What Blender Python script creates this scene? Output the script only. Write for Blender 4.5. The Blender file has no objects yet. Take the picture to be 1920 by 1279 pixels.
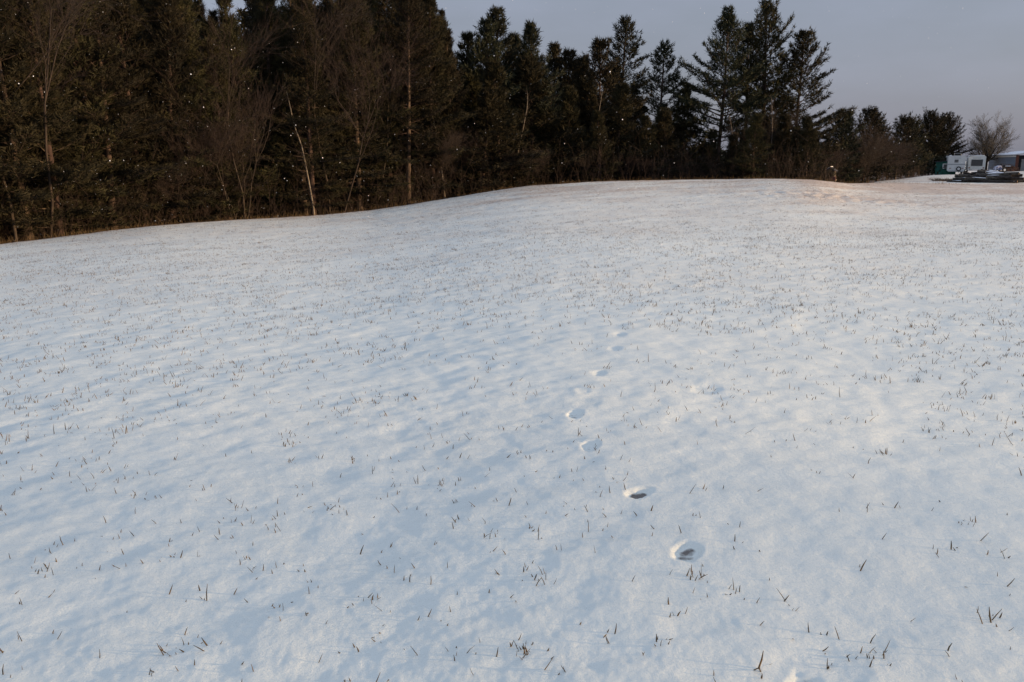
import bpy, math, random
import numpy as np
from mathutils import Vector, Matrix

random.seed(7)
rng = np.random.default_rng(7)
S = bpy.context.scene
C = S.collection
PI = math.pi

# ------------------------------------------------------------------ camera
F_PX, CX, CY, PITCH, EYE = 1550.0, 960.0, 639.5, math.radians(12.4), 1.6
cam_d = bpy.data.cameras.new('camera')
cam_d.sensor_width = 22.3
cam_d.lens = F_PX / 1920 * 22.3
cam_d.clip_end = 6000
cam = bpy.data.objects.new('camera', cam_d)
cam.location = (0, 0, EYE)
cam.rotation_euler = (PI / 2 - PITCH, 0, 0)
C.objects.link(cam)
S.camera = cam

# ------------------------------------------------------------------ sky, sun, exposure
SUN_EL, SUN_AZ = math.radians(7.5), math.radians(98)      # azimuth clockwise from +Y (view direction)
w = bpy.data.worlds.new('World')
S.world = w
w.use_nodes = True
nt = w.node_tree
nt.nodes.clear()
out = nt.nodes.new('ShaderNodeOutputWorld')
bg = nt.nodes.new('ShaderNodeBackground')
sky = nt.nodes.new('ShaderNodeTexSky')
sky.sky_type = 'NISHITA'
sky.sun_disc = False
sky.sun_elevation = SUN_EL
sky.sun_rotation = SUN_AZ
sky.air_density = 1.3
sky.dust_density = 1.5
sky.ozone_density = 1.5
tc = nt.nodes.new('ShaderNodeTexCoord')
mp = nt.nodes.new('ShaderNodeMapping')
mp.inputs['Scale'].default_value = (1.0, 1.0, 3.0)
no = nt.nodes.new('ShaderNodeTexNoise')
no.inputs['Scale'].default_value = 2.1
no.inputs['Detail'].default_value = 5
no.inputs['Roughness'].default_value = 0.55
cr = nt.nodes.new('ShaderNodeValToRGB')
cr.color_ramp.elements[0].position = 0.3
cr.color_ramp.elements[0].color = (2.55, 2.85, 3.7, 1)      # thin grey snow cloud
cr.color_ramp.elements[1].position = 0.72
cr.color_ramp.elements[1].color = (3.7, 4.0, 5.5, 1)
mx = nt.nodes.new('ShaderNodeMixRGB')
mx.inputs[0].default_value = 0.72
L = nt.links.new
L(tc.outputs['Generated'], mp.inputs['Vector'])
L(mp.outputs[0], no.inputs['Vector'])
L(no.outputs['Fac'], cr.inputs[0])
L(sky.outputs[0], mx.inputs[1])
# an overcast sky is darkest near the horizon and brightens steadily overhead (1 + k sin elevation)
sx = nt.nodes.new('ShaderNodeSeparateXYZ'); L(tc.outputs['Generated'], sx.inputs[0])
gm = nt.nodes.new('ShaderNodeMath'); gm.operation = 'MULTIPLY_ADD'; gm.use_clamp = False
gm.inputs[1].default_value = 1.35; gm.inputs[2].default_value = 0.84
ab = nt.nodes.new('ShaderNodeMath'); ab.operation = 'MAXIMUM'; ab.inputs[1].default_value = 0.0
L(sx.outputs[2], ab.inputs[0]); L(ab.outputs[0], gm.inputs[0])
zc = nt.nodes.new('ShaderNodeMixRGB'); zc.blend_type = 'MULTIPLY'; L(ab.outputs[0], zc.inputs[0])
zc.inputs[2].default_value = (0.93, 1.0, 0.98, 1); L(cr.outputs[0], zc.inputs[1])
vm = nt.nodes.new('ShaderNodeVectorMath'); vm.operation = 'SCALE'
L(zc.outputs[0], vm.inputs[0]); L(gm.outputs[0], vm.inputs['Scale'])
L(vm.outputs[0], mx.inputs[2])
L(mx.outputs[0], bg.inputs['Color'])
bg.inputs['Strength'].default_value = 0.075
L(bg.outputs[0], out.inputs[0])

sun_d = bpy.data.lights.new('sun', 'SUN')
sun_d.energy = 5.0
sun_d.angle = math.radians(2.6)
sun_d.color = (1.0, 0.68, 0.38)
sun = bpy.data.objects.new('sun', sun_d)
sdir = Vector((math.sin(SUN_AZ) * math.cos(SUN_EL), math.cos(SUN_AZ) * math.cos(SUN_EL), math.sin(SUN_EL)))
sun.rotation_euler = sdir.to_track_quat('Z', 'Y').to_euler()
sun.location = sdir * 200
C.objects.link(sun)

S.view_settings.view_transform = 'Standard'
S.view_settings.look = 'None'
S.view_settings.gamma = 1
S.view_settings.use_curve_mapping = False
S.view_settings.exposure = 0.49
S.render.engine = 'CYCLES'
S.cycles.max_bounces = 5
S.cycles.transparent_max_bounces = 8

# ------------------------------------------------------------------ pixel -> bearing and height (survey of the photograph)
def bearing(px, py):
    x = (px - CX) / F_PX
    u = (CY - py) / F_PX
    fy = math.cos(PITCH) + u * math.sin(PITCH)
    fz = -math.sin(PITCH) + u * math.cos(PITCH)
    return math.atan2(x, fy), fz / math.hypot(x, fy)      # azimuth, tan(elevation)

# ------------------------------------------------------------------ terrain
CREST = [(-500, 520, 33), (-200, 478, 35), (0, 455, 38), (150, 437, 40), (300, 420, 43), (450, 410, 46), (600, 402, 48),
         (700, 392, 50), (780, 380, 52), (860, 367, 55), (940, 354, 58), (1000, 346, 60), (1150, 338, 62), (1300, 335.5, 64),
         (1450, 333.5, 64), (1520, 335, 64), (1560, 339, 65), (1600, 342, 70), (1700, 344, 76), (1800, 346, 78),
         (1920, 348, 80), (2300, 356, 84)]
FAR = [(1560, 345), (1600, 341), (1650, 336), (1700, 331), (1750, 327), (1800, 326), (1850, 323.5), (1920, 319), (2300, 312)]
R_FAR = 152.0
def build_table():
    A, R, T = [], [], []
    for px, py, r in CREST:
        a, t = bearing(px, py)
        A.append(a); R.append(r); T.append(t)
    A, R, T = map(np.array, (A, R, T))
    fa = np.array([bearing(px, py)[0] for px, py in FAR])
    fz = np.array([EYE + R_FAR * bearing(px, py)[1] for px, py in FAR])
    az = np.linspace(-PI, PI, 1441)
    A2 = np.concatenate([[-PI, -2.0, -1.2], A, [1.2, 2.0, PI]])
    R2 = np.concatenate([[60, 45, 38], R, [84, 70, 60]])
    Zc = EYE + R * T
    Z2 = np.concatenate([[0, -1.8, -2.8], Zc, [-0.9, -0.4, 0]])
    Rc = np.interp(az, A2, R2)
    Z = np.interp(az, A2, Z2)
    k = np.hanning(9); k /= k.sum()
    Zs = np.convolve(np.pad(Z, 4, mode='wrap'), k, 'valid'); Rs = np.convolve(np.pad(Rc, 4, mode='wrap'), k, 'valid')
    rr = np.arange(0, 200.5, 0.5)
    tab = np.zeros((len(az), len(rr)))
    for i, a in enumerate(az):
        t = rr / Rs[i]
        dip = 0.55 * np.exp(-((a - 0.3) / 0.45) ** 2) + 0.12
        inside = Zs[i] * t - dip * np.sin(PI * np.clip(t, 0, 1)) ** 1.5 * (t < 1)
        sight = EYE + (Zs[i] - EYE) * rr / Rs[i]
        wR = np.clip((a - bearing(1540, 340)[0]) / (bearing(1640, 340)[0] - bearing(1540, 340)[0]), 0, 1)
        wR = wR * wR * (3 - 2 * wR) * np.clip((1.6 - a) / 0.4, 0, 1)
        zf = np.interp(a, fa, fz)
        right = Zs[i] + (zf - Zs[i]) * np.clip((rr - Rs[i]) / (R_FAR - Rs[i]), 0, 3)
        right = np.where(rr > R_FAR + 12, zf + (zf - Zs[i]) / (R_FAR - Rs[i]) * 12, right)
        d = np.clip(rr - Rs[i], 0, None)
        left = Zs[i] + np.minimum(0, (Zs[i] - EYE) / Rs[i]) * np.minimum(d, 25) - 1.6 * (1 - np.exp(-d / 9.0)) - 0.02 * d
        tab[i] = np.where(rr <= Rs[i], inside, left * (1 - wR) + right * wR)
    g = np.exp(-0.5 * (np.arange(-5, 6) / 2.0) ** 2); g /= g.sum()
    pad = np.pad(tab, ((0, 0), (5, 5)), mode='edge')
    tab = sum(g[j] * pad[:, j:j + len(rr)] for j in range(11))
    def gs(t, deg):
        n = int(deg / 0.25 * 3); kk = np.exp(-0.5 * (np.arange(-n, n + 1) * 0.25 / deg) ** 2); kk /= kk.sum()
        p = np.vstack([t[-n - 1:-1], t, t[1:n + 1]])
        return np.stack([np.convolve(p[:, j], kk, 'valid') for j in range(t.shape[1])], 1)
    far_t, mid_t, near_t = gs(tab, 0.5), gs(tab, 2.5), gs(tab, 7.0)
    q = rr[None, :] / Rs[:, None]
    w1 = np.clip((q - .55) / .4, 0, 1); w1 = w1 * w1 * (3 - 2 * w1)
    w2 = np.clip((q - .1) / .5, 0, 1); w2 = w2 * w2 * (3 - 2 * w2)
    tab = far_t * w1 + (1 - w1) * (mid_t * w2 + near_t * (1 - w2))
    return az, rr, tab, Rs
AZ, RR, TAB, RS = build_table()

def _h(x):
    x = (x ^ 61) ^ (x >> 16); x = (x + (x << 3)) & 0xffffffff; x ^= x >> 4
    x = (x * 0x27d4eb2d) & 0xffffffff; return x ^ (x >> 15)
def noise2(x, y, seed=0):
    xi = np.floor(x).astype(np.int64); yi = np.floor(y).astype(np.int64)
    xf, yf = x - xi, y - yi
    def g(ix, iy, fx, fy):
        h = _h((ix * 374761393 + iy * 668265263 + seed * 974711) & 0xffffffff)
        a = (h & 1023) * (2 * PI / 1024)
        return np.cos(a) * fx + np.sin(a) * fy
    u = xf * xf * xf * (xf * (xf * 6 - 15) + 10); v = yf * yf * yf * (yf * (yf * 6 - 15) + 10)
    n00 = g(xi, yi, xf, yf); n10 = g(xi + 1, yi, xf - 1, yf); n01 = g(xi, yi + 1, xf, yf - 1); n11 = g(xi + 1, yi + 1, xf - 1, yf - 1)
    return (n00 * (1 - u) + n10 * u) * (1 - v) + (n01 * (1 - u) + n11 * u) * v

def polar(x, y):
    return np.arctan2(x, y), np.hypot(x, y)
def crest_r(a):
    return np.interp(a, AZ, RS)
def base_h(x, y):
    x = np.asarray(x, float); y = np.asarray(y, float)
    a, r = polar(x, y)
    ia = np.clip((a + PI) / (AZ[1] - AZ[0]), 0, len(AZ) - 1.001); ir = np.clip(r / 0.5, 0, len(RR) - 1.001)
    i0 = ia.astype(int); j0 = ir.astype(int); fa = ia - i0; fr = ir - j0
    return (TAB[i0, j0] * (1 - fa) + TAB[i0 + 1, j0] * fa) * (1 - fr) + (TAB[i0, j0 + 1] * (1 - fa) + TAB[i0 + 1, j0 + 1] * fa) * fr

def cast(px, py, hf=None):
    """where the line through a pixel of the photograph meets the ground"""
    a, t = bearing(px, py)
    r = np.arange(1.2, 130, 0.02)
    z = base_h(np.sin(a) * r, np.cos(a) * r)
    k = np.argmax(EYE + t * r < z)
    return math.sin(a) * r[k], math.cos(a) * r[k]

# footprints: centre, length, width, heading, depth, bareness
PRINTS = []
for px, py, hd, ln, wd, dp, bare in ((1512, 1304, 0.35, .20, .11, .032, .85), (1288, 1037, 0.5, .17, .10, .030, .58), (1198, 925, 0.9, .15, .08, .034, .8),
                           (1107, 838, 0.3, .18, .09, .028, .36), (1079, 777, 0.2, .18, .09, .028, .45), (1094, 733, .2, .16, .09, .008, 0),
                           (1123, 700, .1, .18, .10, .014, .05), (1153, 657, .1, .18, .10, .014, .1), (1163, 630, .1, .2, .10, .012, .1),
                           (1325, 728, .6, .28, .18, .012, 0)):
    x, y = cast(px, py)
    PRINTS.append((x, y, hd, ln, wd, dp, bare))

def detail_h(x, y):
    a, r = polar(x, y)
    R = crest_r(a)
    # wind packed relief: stretched along the wind
    ca, sa = math.cos(0.55), math.sin(0.55)
    u, v = x * ca + y * sa, -x * sa + y * ca
    z = 0.028 * noise2(u / 3.6, v / 2.6, 1) + 0.010 * noise2(u / 1.1, v / 0.62, 2)
    near = np.clip(1.25 - r / 45.0, 0.25, 1)
    z += near * (0.012 * noise2(u / 0.46, v / 0.30, 3) + 0.0078 * noise2(u / 0.19, v / 0.15, 4))
    fine = np.clip(1.3 - r / 9.0, 0, 1)
    z += fine * (0.0042 * noise2(x / 0.08, y / 0.06, 5) + 0.0022 * noise2(x / 0.027, y / 0.027, 6))
    far = np.clip((r - 14) / 30.0, 0, 1)
    z += far * (0.02 * noise2(u / 1.4, v / 0.8, 7) + 0.018 * noise2(u / 0.5, v / 0.4, 8))
    # rutted rough patch by the crest on the right
    return z
bx_, by_ = cast(1545, 366)
def ground_h(x, y, prints=True):
    x = np.asarray(x, float); y = np.asarray(y, float)
    z = base_h(x, y) + detail_h(x, y)
    d2 = ((x - bx_) / 5.0) ** 2 + ((y - by_) / 3.5) ** 2
    z = z + np.exp(-d2) * 0.10 * noise2(x / 0.45, y / 0.8, 9)
    if prints:
        for (fx, fy, hd, ln, wd, dp, bare) in PRINTS:
            u = (x - fx) * math.sin(hd) + (y - fy) * math.cos(hd)
            v = (x - fx) * math.cos(hd) - (y - fy) * math.sin(hd)
            q = np.sqrt((u / (ln / 2)) ** 2 + (v / (wd / 2)) ** 2) + 0.45 * noise2(x / 0.05, y / 0.05, 11)
            s = np.clip((1.32 - q) / 0.55, 0, 1); s = s * s * (3 - 2 * s)
            rim = np.exp(-((q - 1.4) / 0.22) ** 2)
            z = z - 0.62 * dp * s * (1 + 0.3 * noise2(x / 0.05, y / 0.05, 12)) + 0.03 * dp * rim
    return z
def gz(x, y):
    return float(ground_h(np.array([x]), np.array([y]))[0])

# ------------------------------------------------------------------ materials
def mat(name, col, rough=0.8, var=0.0, scale=8.0, bump=0.0, col2=None, metallic=0.0, spec=0.3, ramp=(0.35, 0.65), stretch=None, rand=0.0, emis=None):
    m = bpy.data.materials.new(name); m.use_nodes = True
    n = m.node_tree; p = n.nodes['Principled BSDF']
    p.inputs['Roughness'].default_value = rough
    p.inputs['Metallic'].default_value = metallic
    p.inputs['Specular IOR Level'].default_value = spec
    p.inputs['Base Color'].default_value = (*col, 1)
    t = n.nodes.new('ShaderNodeTexCoord'); mpn = n.nodes.new('ShaderNodeMapping')
    n.links.new(t.outputs['Object'], mpn.inputs[0])
    if stretch: mpn.inputs['Scale'].default_value = stretch
    ns = n.nodes.new('ShaderNodeTexNoise'); ns.inputs['Scale'].default_value = scale; ns.inputs['Detail'].default_value = 4
    n.links.new(mpn.outputs[0], ns.inputs['Vector'])
    if col2 is None: col2 = tuple(c * (1 - var) for c in col)
    r = n.nodes.new('ShaderNodeValToRGB')
    r.color_ramp.elements[0].position = ramp[0]; r.color_ramp.elements[1].position = ramp[1]
    r.color_ramp.elements[0].color = (*col2, 1); r.color_ramp.elements[1].color = (*col, 1)
    n.links.new(ns.outputs['Fac'], r.inputs[0])
    last = r.outputs[0]
    if rand:
        oi = n.nodes.new('ShaderNodeObjectInfo'); hs = n.nodes.new('ShaderNodeHueSaturation')
        mr = n.nodes.new('ShaderNodeMapRange'); mr.inputs[3].default_value = 1 - rand; mr.inputs[4].default_value = 1 + rand
        n.links.new(oi.outputs['Random'], mr.inputs[0]); n.links.new(mr.outputs[0], hs.inputs['Value'])
        mh = n.nodes.new('ShaderNodeMapRange'); mh.inputs[3].default_value = 0.47; mh.inputs[4].default_value = 0.515
        n.links.new(oi.outputs['Random'], mh.inputs[0]); n.links.new(mh.outputs[0], hs.inputs['Hue'])
        n.links.new(last, hs.inputs['Color']); last = hs.outputs[0]
    n.links.new(last, p.inputs['Base Color'])
    if bump:
        b = n.nodes.new('ShaderNodeBump'); b.inputs['Strength'].default_value = 0.6; b.inputs['Distance'].default_value = bump
        n.links.new(ns.outputs['Fac'], b.inputs['Height']); n.links.new(b.outputs[0], p.inputs['Normal'])
    return m

def ground_material():
    m = bpy.data.materials.new('snow_field'); m.use_nodes = True
    n = m.node_tree; p = n.nodes['Principled BSDF']; lk = n.links.new
    p.inputs['Roughness'].default_value = 0.55
    p.inputs['Specular IOR Level'].default_value = 0.25
    t = n.nodes.new('ShaderNodeTexCoord')
    at = n.nodes.new('ShaderNodeAttribute'); at.attribute_name = 'cover'      # r: thin snow and far sun tint, g: forest floor, b: bare print
    sep = n.nodes.new('ShaderNodeSeparateColor'); lk(at.outputs['Color'], sep.inputs[0])
    def noise(scale, detail=4, st=(1, 1, 1), rot=0.0, rough=0.5):
        mpn = n.nodes.new('ShaderNodeMapping'); mpn.inputs['Scale'].default_value = st; mpn.inputs['Rotation'].default_value = (0, 0, rot)
        lk(t.outputs['Object'], mpn.inputs[0])
        x = n.nodes.new('ShaderNodeTexNoise'); x.inputs['Scale'].default_value = scale; x.inputs['Detail'].default_value = detail
        x.inputs['Roughness'].default_value = rough
        lk(mpn.outputs[0], x.inputs['Vector']); return x.outputs['Fac']
    def math_(op, a, b=None, clamp=False):
        x = n.nodes.new('ShaderNodeMath'); x.operation = op; x.use_clamp = clamp
        for i, s in enumerate((a, b)):
            if s is None: continue
            if isinstance(s, (int, float)): x.inputs[i].default_value = s
            else: lk(s, x.inputs[i])
        return x.outputs[0]
    def mixc(f, a, b):
        x = n.nodes.new('ShaderNodeMixRGB')
        if isinstance(f, (int, float)): x.inputs[0].default_value = f
        else: lk(f, x.inputs[0])
        for i, s in ((1, a), (2, b)):
            if isinstance(s, tuple): x.inputs[i].default_value = (*s, 1)
            else: lk(s, x.inputs[i])
        return x.outputs[0]
    snow = mixc(noise(2.2, 5), (0.80, 0.845, 0.785), (0.885, 0.93, 0.865))
    straw_sun_tint = mixc(noise(14, 4), (0.22, 0.13, 0.08), (0.64, 0.45, 0.33))
    # snow worn thin over stubble, plus sunlit warmth painted over the far field: threshold moves with the cover attribute
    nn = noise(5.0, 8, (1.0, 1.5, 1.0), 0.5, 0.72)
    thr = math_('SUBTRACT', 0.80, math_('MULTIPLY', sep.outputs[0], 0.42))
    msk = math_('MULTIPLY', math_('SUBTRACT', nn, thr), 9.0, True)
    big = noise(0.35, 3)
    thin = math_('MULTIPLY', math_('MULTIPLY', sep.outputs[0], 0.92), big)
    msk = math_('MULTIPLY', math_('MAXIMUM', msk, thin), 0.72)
    c1 = mixc(msk, snow, straw_sun_tint)
    litter = mixc(noise(3.0, 6), (0.035, 0.024, 0.016), (0.13, 0.085, 0.055))
    fl = math_('MULTIPLY', sep.outputs[1], 1.0)
    pn = math_('MULTIPLY', math_('SUBTRACT', noise(0.9, 6, rough=0.65), 0.60), 8.0, True)
    litter = mixc(math_('MULTIPLY', pn, 0.5), litter, (0.7, 0.72, 0.76))
    c2 = mixc(fl, c1, litter)
    soil = mixc(noise(40, 5), (0.05, 0.042, 0.035), (0.30, 0.27, 0.24))
    bn = math_('MULTIPLY', math_('SUBTRACT', math_('ADD', sep.outputs[2], math_('MULTIPLY', noise(22, 6), 0.9)), 0.85), 4.0, True)
    c3 = mixc(bn, c2, soil)
    lk(c3, p.inputs['Base Color'])
    b = n.nodes.new('ShaderNodeBump'); b.inputs['Strength'].default_value = 0.6; b.inputs['Distance'].default_value = 0.008
    lk(math_('ADD', noise(55, 6, rough=0.7), math_('MULTIPLY', noise(8, 5, (1, 2.0, 1), 0.55), 1.6)), b.inputs['Height'])
    b2 = n.nodes.new('ShaderNodeBump'); b2.inputs['Strength'].default_value = 0.8; b2.inputs['Distance'].default_value = 0.05
    lk(math_('MULTIPLY', noise(2.4, 7, (1, 1.6, 1), 0.5, 0.68), math_('MINIMUM', sep.outputs[0], 0.8)), b2.inputs['Height'])
    lk(b.outputs[0], b2.inputs['Normal'])
    lk(b2.outputs[0], p.inputs['Normal'])
    # scattered crystals that catch the light
    vo = n.nodes.new('ShaderNodeTexVoronoi'); vo.inputs['Scale'].default_value = 260
    lk(t.outputs['Object'], vo.inputs['Vector'])
    rr_ = math_('GREATER_THAN', noise(180, 1), 0.64)
    rg = n.nodes.new('ShaderNodeMapRange'); rg.inputs[3].default_value = 0.62; rg.inputs[4].default_value = 0.16
    lk(rr_, rg.inputs[0]); lk(rg.outputs[0], p.inputs['Roughness'])
    return m

M = {
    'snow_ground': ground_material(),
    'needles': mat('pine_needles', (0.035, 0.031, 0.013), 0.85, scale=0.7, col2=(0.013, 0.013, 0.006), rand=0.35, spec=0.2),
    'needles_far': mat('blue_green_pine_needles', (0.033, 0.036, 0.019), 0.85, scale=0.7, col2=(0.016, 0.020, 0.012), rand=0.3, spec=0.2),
    'bark': mat('pine_bark', (0.085, 0.058, 0.042), 0.95, scale=6, col2=(0.04, 0.028, 0.022), bump=0.03, stretch=(1, 1, .25), rand=0.3),
    'grey_bark': mat('grey_bark', (0.058, 0.043, 0.031), 0.95, scale=7, col2=(0.022, 0.017, 0.013), bump=0.02, stretch=(1, 1, .25), rand=0.3),
    'birch': mat('birch_bark', (0.20, 0.165, 0.125), 0.8, scale=5, col2=(0.07, 0.055, 0.045), stretch=(1, 1, 2.5), ramp=(0.38, 0.46)),
    'twig': mat('bare_twigs', (0.038, 0.026, 0.019), 0.9, scale=3, col2=(0.03, 0.022, 0.018), rand=0.3),
    'oak_twig': mat('grey_brown_twigs', (0.10, 0.093, 0.08), 0.9, scale=3, col2=(0.06, 0.055, 0.05)),
    'brush': mat('dry_brush', (0.036, 0.023, 0.016), 0.9, scale=2, col2=(0.025, 0.017, 0.014)),
    'grass': mat('dead_grass', (0.20, 0.13, 0.06), 0.8, scale=30, col2=(0.05, 0.038, 0.022), spec=0.2),
    'white_fibre': mat('white_trailer_panel', (0.62, 0.62, 0.60), 0.45, var=0.08, scale=1.5),
    'cream_fibre': mat('cream_trailer_panel', (0.66, 0.66, 0.62), 0.45, var=0.06, scale=1.5),
    'grey_stripe': mat('grey_stripe', (0.28, 0.29, 0.30), 0.5),
    'glass': mat('dark_window_glass', (0.035, 0.04, 0.045), 0.15, spec=0.6),
    'rubber': mat('tyre_rubber', (0.018, 0.018, 0.018), 0.8),
    'black_metal': mat('black_metal', (0.03, 0.03, 0.03), 0.5),
    'grey_metal': mat('galvanised_metal', (0.38, 0.39, 0.40), 0.5, metallic=0.3),
    'green_paint': mat('green_shed_paint', (0.02, 0.115, 0.09), 0.7, var=0.3, scale=3),
    'white_paint': mat('white_paint', (0.75, 0.75, 0.73), 0.6, var=0.08),
    'barn_metal': mat('blue_grey_siding', (0.17, 0.20, 0.25), 0.6, var=0.12, scale=1.2),
    'barn_door': mat('grey_door', (0.22, 0.22, 0.22), 0.7, var=0.2, scale=1.5),
    'rust_trim': mat('rust_brown_trim', (0.16, 0.065, 0.045), 0.8, var=0.3),
    'dark_inside': mat('dark_opening', (0.015, 0.015, 0.017), 0.9),
    'snow': mat('roof_snow', (0.86, 0.88, 0.91), 0.6, var=0.05, scale=3, bump=0.02),
    'log_bark': mat('log_bark', (0.085, 0.075, 0.062), 0.95, scale=5, col2=(0.028, 0.024, 0.02), bump=0.03, rand=0.4),
    'log_end': mat('cut_log_end', (0.36, 0.26, 0.15), 0.9, scale=9, col2=(0.20, 0.14, 0.08), rand=0.3),
    'weathered': mat('weathered_boards', (0.15, 0.12, 0.085), 0.9, scale=6, col2=(0.08, 0.06, 0.045), stretch=(1, 1, .3)),
    'reddish': mat('faded_red_paint', (0.32, 0.13, 0.10), 0.8, var=0.3),
    'shed_dark': mat('dark_boards', (0.045, 0.045, 0.055), 0.9, var=0.3),
    'tarp': mat('blue_white_tarp', (0.50, 0.52, 0.62), 0.6, scale=2, col2=(0.10, 0.11, 0.20), ramp=(0.42, 0.5)),
    'rubble': mat('brown_scrap', (0.20, 0.10, 0.055), 0.9, scale=4, col2=(0.06, 0.035, 0.03)),
    'flake': mat('falling_snow', (0.9, 0.9, 0.93), 0.7),
}

# ------------------------------------------------------------------ mesh helpers
def link_mesh(name, verts, faces, material, parent=None, smooth=False, mats=None, fmat=None):
    me = bpy.data.meshes.new(name)
    if isinstance(faces, np.ndarray):
        nv, nf, k = len(verts), len(faces), faces.shape[1]
        me.vertices.add(nv); me.vertices.foreach_set('co', np.asarray(verts, np.float32).ravel())
        me.loops.add(nf * k); me.loops.foreach_set('vertex_index', faces.astype(np.int32).ravel())
        me.polygons.add(nf); me.polygons.foreach_set('loop_start', np.arange(0, nf * k, k, dtype=np.int32))
        me.polygons.foreach_set('loop_total', np.full(nf, k, dtype=np.int32))
        me.update(calc_edges=True)
    else:
        me.from_pydata([tuple(v) for v in verts], [], faces); me.update()
    for mm in (mats or [material]): me.materials.append(mm)
    if fmat is not None: me.polygons.foreach_set('material_index', np.asarray(fmat, np.int32))
    if smooth: me.polygons.foreach_set('use_smooth', np.ones(len(me.polygons), bool))
    o = bpy.data.objects.new(name, me); C.objects.link(o)
    if parent is not None: o.parent = parent
    return o
def tag(o, label=None, cat=None, group=None, kind=None):
    if label: o['label'] = label
    if cat: o['category'] = cat
    if group: o['group'] = group
    if kind: o['kind'] = kind
    return o
def empty(name, loc, rz=0.0):
    o = bpy.data.objects.new(name, None); C.objects.link(o)
    o.location = loc; o.rotation_euler = (0, 0, rz); o.empty_display_size = 0.3
    return o
class MB:
    """collects boxes, prisms and tubes into one mesh"""
    def __init__(s): s.v, s.f = [], []
    def add(s, vs, fs):
        k = len(s.v); s.v += [tuple(v) for v in vs]; s.f += [tuple(i + k for i in f) for f in fs]; return s
    def box(s, x0, x1, y0, y1, z0, z1, bev=0.0):
        if bev:
            return s.prism([(x0 + bev, z0), (x1 - bev, z0), (x1, z0 + bev), (x1, z1 - bev), (x1 - bev, z1), (x0 + bev, z1), (x0, z1 - bev), (x0, z0 + bev)], y0, y1)
        v = [(x, y, z) for x in (x0, x1) for y in (y0, y1) for z in (z0, z1)]
        return s.add(v, [(0, 1, 3, 2), (4, 6, 7, 5), (0, 4, 5, 1), (2, 3, 7, 6), (0, 2, 6, 4), (1, 5, 7, 3)])
    def prism(s, prof, y0, y1):
        n = len(prof)
        v = [(x, y0, z) for x, z in prof] + [(x, y1, z) for x, z in prof]
        return s.add(v, [tuple(range(n)), tuple(range(2 * n - 1, n - 1, -1))] + [(i, i + n, (i + 1) % n + n, (i + 1) % n) for i in range(n)])
    def tube(s, p0, p1, r0, r1=None, n=8, caps=True):
        r1 = r0 if r1 is None else r1
        p0, p1 = Vector(p0), Vector(p1); d = (p1 - p0).normalized()
        a = d.orthogonal().normalized(); b = d.cross(a)
        v = [p + (a * math.cos(2 * PI * i / n) + b * math.sin(2 * PI * i / n)) * r for p, r in ((p0, r0), (p1, r1)) for i in range(n)]
        f = [(i, (i + 1) % n, (i + 1) % n + n, i + n) for i in range(n)]
        if caps: f += [tuple(range(n - 1, -1, -1)), tuple(range(n, 2 * n))]
        return s.add(v, f)
    def build(s, name, m, parent=None, smooth=False):
        return link_mesh(name, s.v, s.f, m, parent, smooth)

def seg_mesh(P0, P1, R0, R1, k=3):
    """many tapered sticks at once"""
    P0, P1 = np.asarray(P0, float), np.asarray(P1, float); R0, R1 = np.asarray(R0, float), np.asarray(R1, float)
    d = P1 - P0; d /= np.linalg.norm(d, axis=1, keepdims=True) + 1e-9
    up = np.where(np.abs(d[:, 2:3]) > 0.9, np.array([[1., 0, 0]]), np.array([[0, 0, 1.]]))
    a = np.cross(d, up); a /= np.linalg.norm(a, axis=1, keepdims=True) + 1e-9; b = np.cross(d, a)
    vs = []
    for P, R in ((P0, R0), (P1, R1)):
        for i in range(k):
            t = 2 * PI * i / k
            vs.append(P + (a * math.cos(t) + b * math.sin(t)) * R[:, None])
    V = np.stack(vs, 1).reshape(-1, 3)
    base = (np.arange(len(P0)) * 2 * k)[:, None]
    F = np.concatenate([base + np.array([[i, (i + 1) % k, (i + 1) % k + k, i + k]]) for i in range(k)], 0)
    return V, F

def tufts(P, D, K, Ln, W, spread=0.6, R=rng, up=0.15):
    """K slim triangles round each twig point"""
    n = len(P)
    P = np.repeat(P, K, 0); D = np.repeat(D, K, 0)
    m = len(P)
    d = D + R.normal(0, spread, (m, 3)); d[:, 2] += up
    d /= np.linalg.norm(d, axis=1, keepdims=True) + 1e-9
    b = P + R.normal(0, 0.07, (m, 3))
    s = np.cross(d, R.normal(0, 1, (m, 3))); s /= np.linalg.norm(s, axis=1, keepdims=True) + 1e-9
    ln = Ln * R.uniform(0.6, 1.35, (m, 1)); wd = W * R.uniform(0.6, 1.4, (m, 1))
    V = np.stack([b - s * wd * .5, b + s * wd * .5, b + d * ln], 1).reshape(-1, 3)
    return V, np.arange(m * 3).reshape(-1, 3)

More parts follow.
